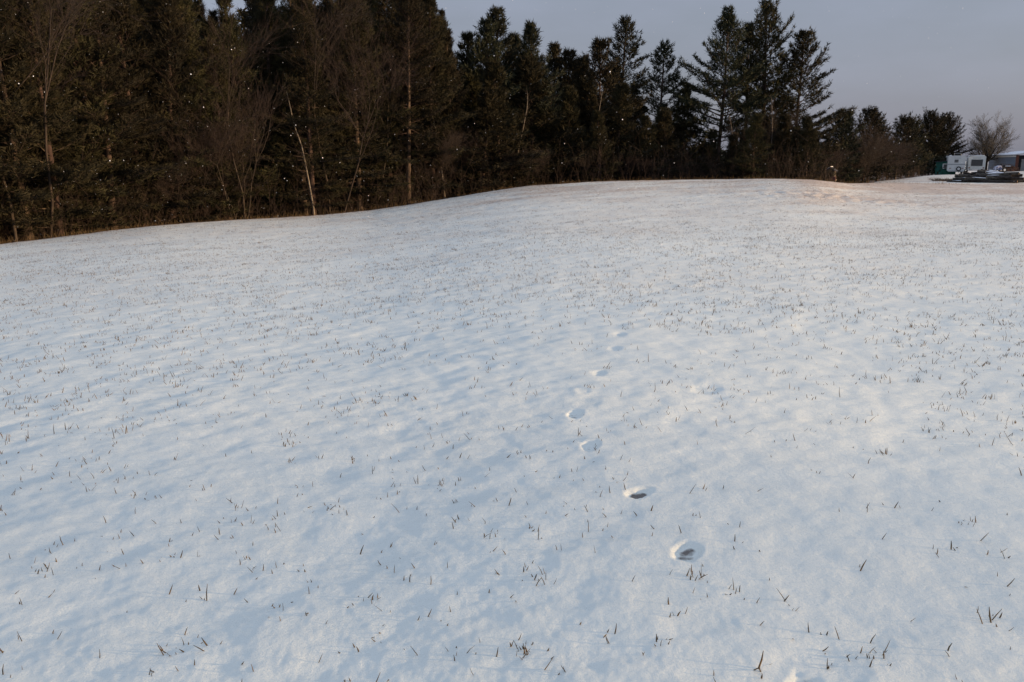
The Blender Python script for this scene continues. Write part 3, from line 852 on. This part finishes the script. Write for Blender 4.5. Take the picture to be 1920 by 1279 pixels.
# the round-crowned bare tree on the right
def make_oak(H, rad, seed):
    R = np.random.default_rng(seed)
    P0, P1, R0, R1, LV = [], [], [], [], []
    def limb(p, d, ln, r, lv, up):
        m = (7, 7, 5, 3, 2)[lv]
        for k in range(m):
            d = d + R.normal(0, .07, 3) + np.array([0, 0, up]); d /= np.linalg.norm(d)
            q = p + d * ln / m
            P0.append(p); P1.append(q); R0.append(r * (1 - .75 * k / m)); R1.append(r * (1 - .75 * (k + 1) / m)); LV.append(lv)
            p = q
            if lv < 4:
                for _ in range(2):
                    ax = R.normal(0, 1, 3); ax -= d * ax.dot(d); ax /= np.linalg.norm(ax)
                    an = R.uniform(.35, .75)
                    nd = d * math.cos(an) + ax * math.sin(an)
                    limb(p, nd, ln * R.uniform(.34, .52) * (1.1 - .35 * k / m), max(r * (1 - .7 * (k + 1) / m) * .55, .017), lv + 1, .04)
    th = .20 * H
    P0.append(np.zeros(3)); P1.append(np.array([.05, 0, th])); R0.append(.36); R1.append(.27); LV.append(0)
    n = 11
    for i in range(n):
        az = 2 * PI * i * .618 + .3; pol = .10 + 1.12 * (i / (n - 1)) ** 1.05
        d = np.array([math.cos(az) * math.sin(pol), math.sin(az) * math.sin(pol) , math.cos(pol)])
        ln = (.72 * H) * (1 - .32 * (i / (n - 1)))
        limb(np.array([.05, 0, th * R.uniform(.75, 1.0)]), d, ln, .15, 1, .035)
    P0, P1, R0, R1, LV = map(np.array, (P0, P1, R0, R1, LV))
    s_ = H / np.percentile(P1[:, 2], 99.8); h_ = rad / np.percentile(np.abs(P1[:, 0]), 99.5)
    sc = np.array([h_, h_, s_]); P0, P1 = P0 * sc, P1 * sc
    R0, R1 = np.maximum(R0 * .85, .009), np.maximum(R1 * .85, .008)
    lo = LV <= 1
    return seg_mesh(P0[lo], P1[lo], R0[lo], R1[lo], 6), seg_mesh(P0[~lo], P1[~lo], R0[~lo], R1[~lo], 3)
oak = bare_object('bare_tree', make_oak(height_for(1846, 213, 172), 4.6, 44), 'large leafless tree with a round fan of fine twigs behind the camper trailers', None, 'grey_bark', 'oak_twig')
stand(oak, 1846, 172)

# brush along the foot of the wood: uncountable
def build_brush():
    R = np.random.default_rng(3)
    P0, P1, A0, A1 = [], [], [], []
    for k in range(3000):
        px = R.uniform(-250, 1735)
        a, _ = bearing(px, 330)
        off = R.gamma(1.6, 2.6)
        d = float(crest_r(a)) + 0.7 + off if px < 1560 else float(np.interp(px, (1560, 1600, 1650, 1700, 1745), (78, 86, 101, 121, 144))) + off
        x, y = math.sin(a) * d, math.cos(a) * d
        z = float(base_h(x, y)) - .05
        h = R.uniform(.5, 2.6) * (1 + .5 * (R.uniform() < .25))
        p = np.array([x, y, z]); dd = np.array([R.normal(0, .22), R.normal(0, .22), 1.])
        m = 3
        for s in range(m):
            dd = dd + R.normal(0, .16, 3); dd /= np.linalg.norm(dd)
            q = p + dd * h / m
            P0.append(p); P1.append(q); A0.append(.014 * (1 - s / 4)); A1.append(.014 * (1 - (s + 1) / 4))
            for t in range(2):
                e = dd + R.normal(0, .6, 3); e /= np.linalg.norm(e)
                P0.append(q); P1.append(q + e * h * R.uniform(.15, .4)); A0.append(.007); A1.append(.004)
            p = q
    V, F = seg_mesh(P0, P1, A0, A1, 3)
    tag(link_mesh('undergrowth', V, F, M['brush']), 'tangled brown leafless undergrowth along the foot of the wood', 'undergrowth', kind='stuff')
build_brush()
def build_weeds():
    R = np.random.default_rng(41)
    n = 7000
    a = R.uniform(-.75, .50, n)
    d = crest_r(a) + R.normal(0.2, .8, n)
    x, y = np.sin(a) * d, np.cos(a) * d
    keep = noise2(x / 1.6, y / 1.6, 51) + .5 * noise2(x / .4, y / .4, 52) > R.uniform(-.5, .4, n)
    x, y = x[keep], y[keep]; n = len(x)
    z = ground_h(x, y)
    h = R.gamma(3, .045, n) + .04
    P0 = np.stack([x, y, z - .01], 1); P1 = P0 + np.stack([R.normal(0, .35, n) * h, R.normal(0, .35, n) * h, h], 1)
    V, F = seg_mesh(P0, P1, R.uniform(.004, .008, n), np.full(n, .002), 3)
    tag(link_mesh('edge_weeds', V, F, M['grass']), 'ragged fringe of taller dead weeds along the field edge below the wood', 'weeds', kind='stuff')
build_weeds()

def build_far_wood():
    """dark mass of wood deep behind the first rows"""
    R = np.random.default_rng(8)
    P, D = [], []
    P0, P1, A0, A1 = [], [], [], []
    for k in range(330):
        px = R.uniform(-420, 1800)
        a, _ = bearing(px, 330)
        d = float(crest_r(a)) + R.uniform(30, 62) if px < 1540 else R.uniform(150, 175)
        x, y = math.sin(a) * d, math.cos(a) * d
        z = float(base_h(x, y))
        top = np.interp(px, (-400, 380, 428, 480, 800, 860, 1060, 1250, 1540, 1600, 1800), (-50, 0, 80, 0, 20, 150, 200, 275, 255, 280, 285))
        h = EYE + bearing(px, top)[1] * d - z
        h = max(2.5, h * R.uniform(.7, 1.0))
        n = int(12 * h)
        u = R.uniform(.03, 1, n) ** .85; th = R.uniform(0, 6.28, n)
        rad = (1 - u) * 3.1 * R.uniform(.45, 1, n) + .1
        P.append(np.stack([x + np.cos(th) * rad, y + np.sin(th) * rad, z + u * h], 1))
        D.append(np.stack([np.cos(th), np.sin(th), 0.1 + 0 * th], 1))
        P0.append((x, y, z - .2)); P1.append((x, y, z + h)); A0.append(.22); A1.append(.02)
    V, F = tufts(np.vstack(P), np.vstack(D), 4, 0.9, 0.30, .5, R)
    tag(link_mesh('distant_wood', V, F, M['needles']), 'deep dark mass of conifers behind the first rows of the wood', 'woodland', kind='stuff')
    V, F = seg_mesh(P0, P1, A0, A1, 4)
    tag(link_mesh('distant_trunks', V, F, M['bark']), 'trunks deep inside the dark wood', 'woodland', kind='stuff')
build_far_wood()

# ------------------------------------------------------------------ farmyard at the right
def yard(px, dist, py=320):
    a, _ = bearing(px, py)
    x, y = math.sin(a) * dist, math.cos(a) * dist
    return x, y, float(base_h(x, y)), a
def facing(a): return -a          # local -Y looks at the camera

# green shed
x, y, z, a = yard(1773, 151.5)
sh = tag(empty('garden_shed', (x, y, z - .1), facing(a) + .06), 'small dark green shed with a white-framed window, left of the camper trailers', 'shed')
MB().prism([(-1.45, 0), (1.45, 0), (1.45, 2.25), (-1.45, 1.95)], 0, 2.2).build('wall', M['green_paint'], sh)
MB().prism([(-1.6, 1.97), (1.6, 2.29), (1.6, 2.37), (-1.6, 2.05)], -.15, 2.35).build('roof', M['shed_dark'], sh)
wi = MB().box(-.5, 1.3, -.06, .02, .95, 1.75).build('window', M['white_paint'], sh)
MB().box(-.38, 1.18, -.075, -.055, 1.07, 1.63).build('pane', M['glass'], wi)

# first trailer (rear end towards us)
x, y, z, a = yard(1792, 150)
t1 = tag(empty('camper_trailer', (x, y, z), facing(a) + .075), 'pale boxy camper trailer with a spare wheel on its back, left of two', 'trailer')
W = 1.22
MB().prism([(-W, .55), (-W + .06, .48), (W - .06, .48), (W, .55), (W, 2.72), (W - .05, 2.80), (0, 2.84), (-W + .05, 2.80), (-W, 2.72)], 0, 6.4).build('body', M['white_fibre'], t1)
MB().box(-W - .01, W + .01, -.012, -.002, 1.42, 1.56).build('stripe', M['grey_stripe'], t1)
MB().box(-.40, .50, -.015, -.003, 2.42, 2.47).build('marker_strip', M['grey_stripe'], t1)
for zz in (1.78, 2.02):
    MB().box(-.32, .24, -.03, .01, zz, zz + .18, .02).build('window', M['glass'], t1)
for xx in (-.95, .80):
    MB().box(xx, xx + .24, -.03, .01, .82, .93).build('tail_light', M['reddish'], t1)
sp = MB()
n = 20
for i in range(n):
    q0, q1 = 2 * PI * i / n, 2 * PI * (i + 1) / n
    sp.tube((.36 + .27 * math.cos(q0), -.17, .80 + .27 * math.sin(q0)), (.36 + .27 * math.cos(q1), -.17, .80 + .27 * math.sin(q1)), .095, n=8, caps=False)
spo = sp.build('spare_wheel', M['rubber'], t1, True)
MB().tube((.36, -.20, .80), (.36, -.10, .80), .19, n=16).build('rim', M['white_paint'], spo)
MB().tube((.36, -.215, .80), (.36, -.195, .80), .05, n=8).build('hub', M['black_metal'], spo)
MB().box(-1.1, 1.1, -.14, .0, .36, .47).build('bumper', M['grey_metal'], t1)
rk = MB()
for xx in (-.42, .52): rk.tube((xx, .35, 2.78), (xx, .35, 3.18), .03)
rk.tube((-.42, .35, 3.18), (.52, .35, 3.18), .03)
rk.build('roof_rack', M['grey_metal'], t1)
MB().prism([(-.32, 2.83), (.42, 2.83), (.36, 3.06), (-.26, 3.06)], .45, 1.2).build('roof_vent', M['black_metal'], t1)
MB().box(-1.05, -.75, .2, .6, 2.78, 2.90).build('roof_snow', M['snow'], t1)
for xx in (-W + .02, W - .24):
    for yy in (3.0, 3.85):
        whl = MB().tube((xx, yy, .34), (xx + .22, yy, .34), .34, n=16).build('wheel', M['rubber'], t1)
        MB().tube((xx - .01, yy, .34), (xx + .23, yy, .34), .18, n=12).build('rim', M['grey_metal'], whl)
MB().box(-.7, -.6, -.02, 6.8, .36, .478).box(.6, .7, -.02, 6.8, .36, .478).build('chassis', M['black_metal'], t1)

# second trailer
x, y, z, a = yard(1830, 152)
t2 = tag(empty('camper_trailer', (x, y, z), facing(a) + .06), 'rounded cream camper trailer with one big dark rear window, right of two', 'trailer')
W = 1.2
MB().prism([(-W, .5), (W, .5), (W, 2.50), (W - .12, 2.62), (W - .35, 2.70), (.0, 2.70), (-W + .35, 2.58), (-W + .1, 2.48), (-W, 2.35)], 0, 6.0).build('body', M['cream_fibre'], t2)
rw = MB().box(-.86, .86, -.03, .01, 1.04, 2.14, .06).build('rear_window', M['white_fibre'], t2)
MB().box(-.80, .80, -.045, -.028, 1.09, 2.08, .05).build('pane', M['glass'], rw)
MB().box(-.6, .5, -.02, .0, 2.28, 2.34).build('marker_strip', M['grey_stripe'], t2)
for xx in (-1.08, .88): MB().box(xx, xx + .2, -.03, .01, .72, .88).build('tail_light', M['reddish'], t2)
MB().box(-1.1, 1.1, -.14, 0, .36, .47).build('bumper', M['grey_metal'], t2)
MB().box(-1.0, 1.0, .3, 5.8, 2.69, 2.76, .03).build('roof_snow', M['snow'], t2)
for xx in (-W + .02, W - .24):
    whl = MB().tube((xx, 3.4, .34), (xx + .22, 3.4, .34), .34, n=16).build('wheel', M['rubber'], t2)
    MB().tube((xx - .01, 3.4, .34), (xx + .23, 3.4, .34), .18, n=12).build('rim', M['grey_metal'], whl)
MB().box(-.7, -.6, -.02, 6.3, .36, .495).box(.6, .7, -.02, 6.3, .36, .495).build('chassis', M['black_metal'], t2)

# barn: long wall runs back to the left, gable end faces right
xa, ya, za, a = yard(1904, 150)
xb, yb, zb, _ = yard(1853, 186)
ang = math.atan2(yb - ya, xb - xa)                       # direction of the long wall
Lw = math.hypot(xb - xa, yb - ya)
bn = tag(empty('barn', (xa, ya, min(za, zb) - .15), ang), 'long low blue-grey metal barn with a snow-covered roof at the right edge', 'barn')
# local x runs along the wall away from the near corner; local y<0 is the inside (away from view)
Hn, Dp = 2.75, 9.0
zin = lambda s: 0
MB().box(.1, Lw, .0, .12, 0, Hn).build('wall', M['barn_metal'], bn)
for k in range(int(Lw / .9)):
    MB().box(.45 + k * .9, .50 + k * .9, .12, .15, 0.02, Hn - .25).build('siding_rib', M['barn_metal'], bn)
MB().box(.1, Lw, .121, .18, Hn - .26, Hn - .06).build('fascia', M['white_paint'], bn)
MB().box(Lw, Lw + .12, -Dp, .12, 0, Hn).build('wall', M['barn_metal'], bn)
MB().box(-.12, .1, -.25, .14, 0, Hn + .05).build('corner_post', M['rust_trim'], bn)
MB().box(-.10, .1, -Dp, -.255, 2.2, Hn).build('door_header', M['dark_inside'], bn)
for k in range(4):
    MB().box(-.06, .04, -.6 - 2.1 * (k + 1), -.6 - 2.1 * k - .04, 0.05, 2.2).build('door_panel', M['barn_door'], bn)
MB().box(-.02, .09, -.6, -.255, 0, 2.2).build('door_jamb', M['dark_inside'], bn)
def roof_prism(y0, y1, z0, z1, th, x0, x1):
    return MB().add([(x0, y0, z0), (x1, y0, z0), (x1, y1, z1), (x0, y1, z1), (x0, y0, z0 + th), (x1, y0, z0 + th), (x1, y1, z1 + th), (x0, y1, z1 + th)],
                    [(3, 2, 1, 0), (4, 5, 6, 7), (0, 1, 5, 4), (1, 2, 6, 5), (2, 3, 7, 6), (3, 0, 4, 7)])
rf = roof_prism(.55, -Dp / 2, Hn + .0, Hn + .72, .08, -.5, Lw + .4).build('roof', M['grey_metal'], bn)
roof_prism(.50, -Dp / 2, Hn + .085, Hn + .80, .10, -.45, Lw + .35).build('roof_snow', M['snow'], rf)
rf = roof_prism(-Dp / 2 - .01, -Dp - .5, Hn + .72, Hn + .0, .08, -.5, Lw + .4).build('roof', M['grey_metal'], bn)
roof_prism(-Dp / 2 - .01, -Dp - .45, Hn + .80, Hn + .085, .10, -.45, Lw + .35).build('roof_snow', M['snow'], rf)

# heap of scrap, covered machine
def lump(name, m, x, y, z, sx, sy, sz, seed, label, cat, n=14):
    R = np.random.default_rng(seed)
    V, F = [], []
    for i in range(n + 1):
        for j in range(n * 2):
            th = j / (n * 2) * 2 * PI; ph = i / n * PI / 2
            r_ = 1 + .35 * float(noise2(np.array([math.cos(th) * 1.7 + ph * 1.3]), np.array([math.sin(th) * 1.7 + ph]), seed)[0]) * 1.6
            V.append((sx * math.cos(th) * math.cos(ph) * r_, sy * math.sin(th) * math.cos(ph) * r_, sz * math.sin(ph) * r_ + R.normal(0, .02)))
    for i in range(n):
        for j in range(n * 2):
            b = (j + 1) % (n * 2); F.append((i * n * 2 + j, i * n * 2 + b, (i + 1) * n * 2 + b, (i + 1) * n * 2 + j))
    o = link_mesh(name, V, F, m); o.location = (x, y, z); tag(o, label, cat); return o
x, y, z, a = yard(1889, 148)
sc_ = tag(empty('scrap_heap', (x, y, z), facing(a)), 'brown heap of rusty scrap and boards against the barn wall', 'heap')
hp = lump('mound', M['rubble'], 0, 0, 0, 1.5, .8, .85, 5, None, None); hp.parent = sc_; del_ = None
Rn = random.Random(2)
for k in range(9):
    b_ = MB().box(-.9, .9, -.06, .06, -.02, .02).build('board', M['shed_dark'] if k % 2 else M['rubble'], sc_)
    b_.location = (Rn.uniform(-1.6, .4), Rn.uniform(-.8, .2), .35 + k * .09); b_.rotation_euler = (Rn.uniform(-.3, .3), Rn.uniform(-.25, .1), Rn.uniform(-.6, .6))
MB().box(-.35, .35, -.9, -.5, .78, .86, .02).build('snow_patch', M['snow'], sc_)
x, y, z, a = yard(1874, 145)
tr_ = tag(empty('lawn_tractor', (x, y, z), facing(a) + .5), 'small white and blue tractor parked in front of the barn wall', 'tractor')
MB().prism([(-.75, .35), (.1, .30), (.1, .95), (-.2, 1.0), (-.70, .78)], -.35, .35).build('hood', M['tarp'], tr_)
MB().box(.1, .75, -.42, .42, .42, .62, .04).build('fender', M['tarp'], tr_)
MB().box(.25, .62, -.22, .22, .62, .74, .03).box(.58, .68, -.22, .22, .70, 1.08, .02).build('seat', M['black_metal'], tr_)
MB().tube((.02, 0, .95), (.2, 0, 1.12), .03).tube((.15, 0, 1.10), (.2, 0, 1.14), .19, n=14).build('steering_wheel', M['black_metal'], tr_)
for xx, yy, rr_ in ((-.55, -.48, .22), (-.55, .34, .22), (.45, -.56, .36), (.45, .38, .36)):
    wl = MB().tube((xx, yy, rr_), (xx, yy + .16, rr_), rr_, n=16).build('wheel', M['rubber'], tr_)
    MB().tube((xx, yy - .01, rr_), (xx, yy + .17, rr_), rr_ * .45, n=12).build('rim', M['white_paint'], wl)

# log pile: each log a thing
Rl = random.Random(12)
lx, ly, lz, la = yard(1848, 87, 335)
lz = float(base_h(lx, ly))
ux, uy = math.cos(la), -math.sin(la)            # to the right as seen
vx, vy = math.sin(la), math.cos(la)             # away
SEEN = 'snow-dusted dark log lying in the jumbled pile in front of the trailers'
layers = ((0.0, 9, 2.7), (.20, 9, 2.5), (.38, 8, 2.2), (.56, 6, 1.7), (.72, 3, 1.1))
for li, (hz, cnt, half) in enumerate(layers):
    for k in range(cnt):
        r_ = Rl.uniform(.08, .165)
        hl = half * Rl.uniform(.42, .98)
        off = Rl.uniform(-1, 1) * (3.25 - hl) * (.95 - li * .12) + .12 * li
        depth = (k - (cnt - 1) / 2) * .30 + Rl.uniform(-.05, .05)
        px_, py_ = lx + ux * off + vx * depth, ly + uy * off + vy * depth
        rz = -la + Rl.uniform(-.22, .22); tilt = Rl.uniform(-.16, .16) if li else Rl.uniform(-.03, .03)
        log = tag(empty('log', (px_, py_, float(base_h(px_, py_)) + hz + r_), rz), SEEN, 'log', 'logs in the pile')
        log.rotation_euler = (0, tilt, rz)
        m = MB(); pr = []
        nseg = 5; bend = Rl.uniform(-.05, .05)
        for s in range(nseg):
            t0, t1_ = -1 + 2 * s / nseg, -1 + 2 * (s + 1) / nseg
            m.tube((hl * t0, bend * (1 - t0 * t0), 0), (hl * t1_, bend * (1 - t1_ * t1_), 0), r_ * (1 - .12 * t0), r_ * (1 - .12 * t1_), n=9, caps=False)
        m.build('bark', M['log_bark'], log, True)
        for sg in (-1, 1):
            MB().tube((sg * (hl - .01), 0, 0), (sg * (hl + .004), 0, 0), r_ * (1 - .12 * sg) * .97, n=9).build('cut_end', M['log_end'], log)
        # snow lying along the top
        if Rl.random() < (.85 if li > 2 else .55):
            prof = [(-r_ * .62, r_ * .70), (-r_ * .3, r_ * 1.10), (0, r_ * 1.22), (r_ * .3, r_ * 1.10), (r_ * .62, r_ * .70)]
            a0 = Rl.uniform(-.95, -.3) * hl; a1 = Rl.uniform(.3, .95) * hl
            v = []; ng = 6
            for g in range(ng + 1):
                xx = a0 + (a1 - a0) * g / ng; e = (.5 if g in (0, ng) else Rl.uniform(.85, 1.1))
                v += [(xx, p * e, r_ * .72 + (q - r_ * .72) * e) for p, q in prof]
            f = [(g * 5 + i, g * 5 + i + 1, (g + 1) * 5 + i + 1, (g + 1) * 5 + i) for g in range(ng) for i in range(4)] + [(0, 1, 2, 3, 4), tuple(ng * 5 + i for i in (4, 3, 2, 1, 0))]
            link_mesh('snow_cap', v, f, M['snow'], log, True)
# twigs and tops scattered left of the pile
def build_slash():
    R = np.random.default_rng(4)
    P0, P1, A0, A1 = [], [], [], []
    for (pa, pb, n, hh) in ((1750, 1790, 110, .28), (1895, 1925, 160, .25)):
        for k in range(n):
            x, y, z, a = yard(R.uniform(pa, pb), R.uniform(89, 97), 335)
            p = np.array([x, y, z + .02]); d = R.normal(0, 1, 3); d[2] = abs(d[2]) * .35; d /= np.linalg.norm(d)
            q = p + d * R.uniform(.3, 1.0); q[2] = min(q[2], z + hh)
            P0.append(p); P1.append(q); A0.append(.02); A1.append(.008)
    V, F = seg_mesh(P0, P1, A0, A1, 3)
    tag(link_mesh('brushwood', V, F, M['brush']), 'loose twigs and slash lying in the snow beside the log pile', 'brushwood', kind='stuff')
build_slash()

# hunting stand and low shed at the foot of the giant pines
x, y, z, a = yard(1556, 74, 335)
z = EYE + bearing(1556, 339)[1] * 74 - .25
z = float(base_h(x, y))
hs = tag(empty('feeder_stand', (x, y, z), facing(a) - .25), 'small weathered wooden stand with a little roof, at the foot of the giant pines', 'stand')
top = EYE + bearing(1556, 313)[1] * 74 - z
leg_h = top * .48
for xx in (-.32, .28):
    for yy in (0, .55): MB().box(xx - .05, xx + .05, yy - .05, yy + .05, -.1, leg_h).build('post', M['weathered'], hs)
MB().box(-.42, .40, -.12, .68, leg_h, leg_h + .10).build('platform', M['weathered'], hs)
MB().box(-.36, .30, -.02, .58, leg_h + .10, top - .35).build('box', M['weathered'], hs)
MB().box(-.1, .5, -.16, -.125, leg_h + .02, leg_h + .34).build('side_panel', M['reddish'], hs)
MB().prism([(-.5, top - .35), (.46, top - .35), (.0, top)], -.15, .72).build('roof', M['shed_dark'], hs)
MB().prism([(-.42, top - .25), (-.02, top + .03), (.0, top + .05), (-.0, top + .01), (-.42, top - .30)], -.12, .7).build('snow_patch', M['snow'], hs)

x, y, z, a = yard(1528, 92, 335)
ls = tag(empty('low_shed', (x, y, z), facing(a) + .1), 'low dark shed with a thin snow-dusted roof half hidden behind the giant pines', 'shed')
e_h = EYE + bearing(1528, 321)[1] * 92 - z; r_h = EYE + bearing(1528, 312)[1] * 92 - z
MB().box(-1.9, 1.7, 0, 2.4, -.3, e_h).build('wall', M['shed_dark'], ls)
roof_prism(-.2, 2.6, e_h + .003, r_h, .08, -2.1, 1.9).build('roof', M['snow'], ls)

# ------------------------------------------------------------------ falling snow
def build_flakes():
    R = np.random.default_rng(77)
    n = 2600
    r = 2.5 + 26 * R.uniform(0, 1, n) ** .75
    a = R.uniform(-.72, .72, n); el = R.uniform(-.10, .24, n)
    P = np.stack([np.sin(a) * r, np.cos(a) * r, EYE + el * r], 1)
    P = P[P[:, 2] > base_h(P[:, 0], P[:, 1]) + .15]
    n = len(P)
    s = R.uniform(.0014, .0036, n)[:, None]; s[R.uniform(0, 1, n) < .03] *= 1.5
    q = R.normal(0, 1, (n, 3, 3)); q, _ = np.linalg.qr(q)
    o = np.array([[1, 0, 0], [-1, 0, 0], [0, 1, 0], [0, -1, 0], [0, 0, .5], [0, 0, -.5]], float)
    V = P[:, None, :] + np.einsum('kj,njl->nkl', o, q) * s[:, :, None]
    V = V.reshape(-1, 3)
    f = np.array([[0, 2, 4], [2, 1, 4], [1, 3, 4], [3, 0, 4], [2, 0, 5], [1, 2, 5], [3, 1, 5], [0, 3, 5]])
    F = (np.arange(n) * 6)[:, None, None] + f[None]
    tag(link_mesh('falling_snow', V, F.reshape(-1, 3), M['flake']), 'sparse small snowflakes falling through the air over the field', 'snowfall', kind='stuff')
build_flakes()
print('tris', sum(len(o.data.loop_triangles) or len(o.data.polygons) for o in bpy.data.objects if o.type == 'MESH'))
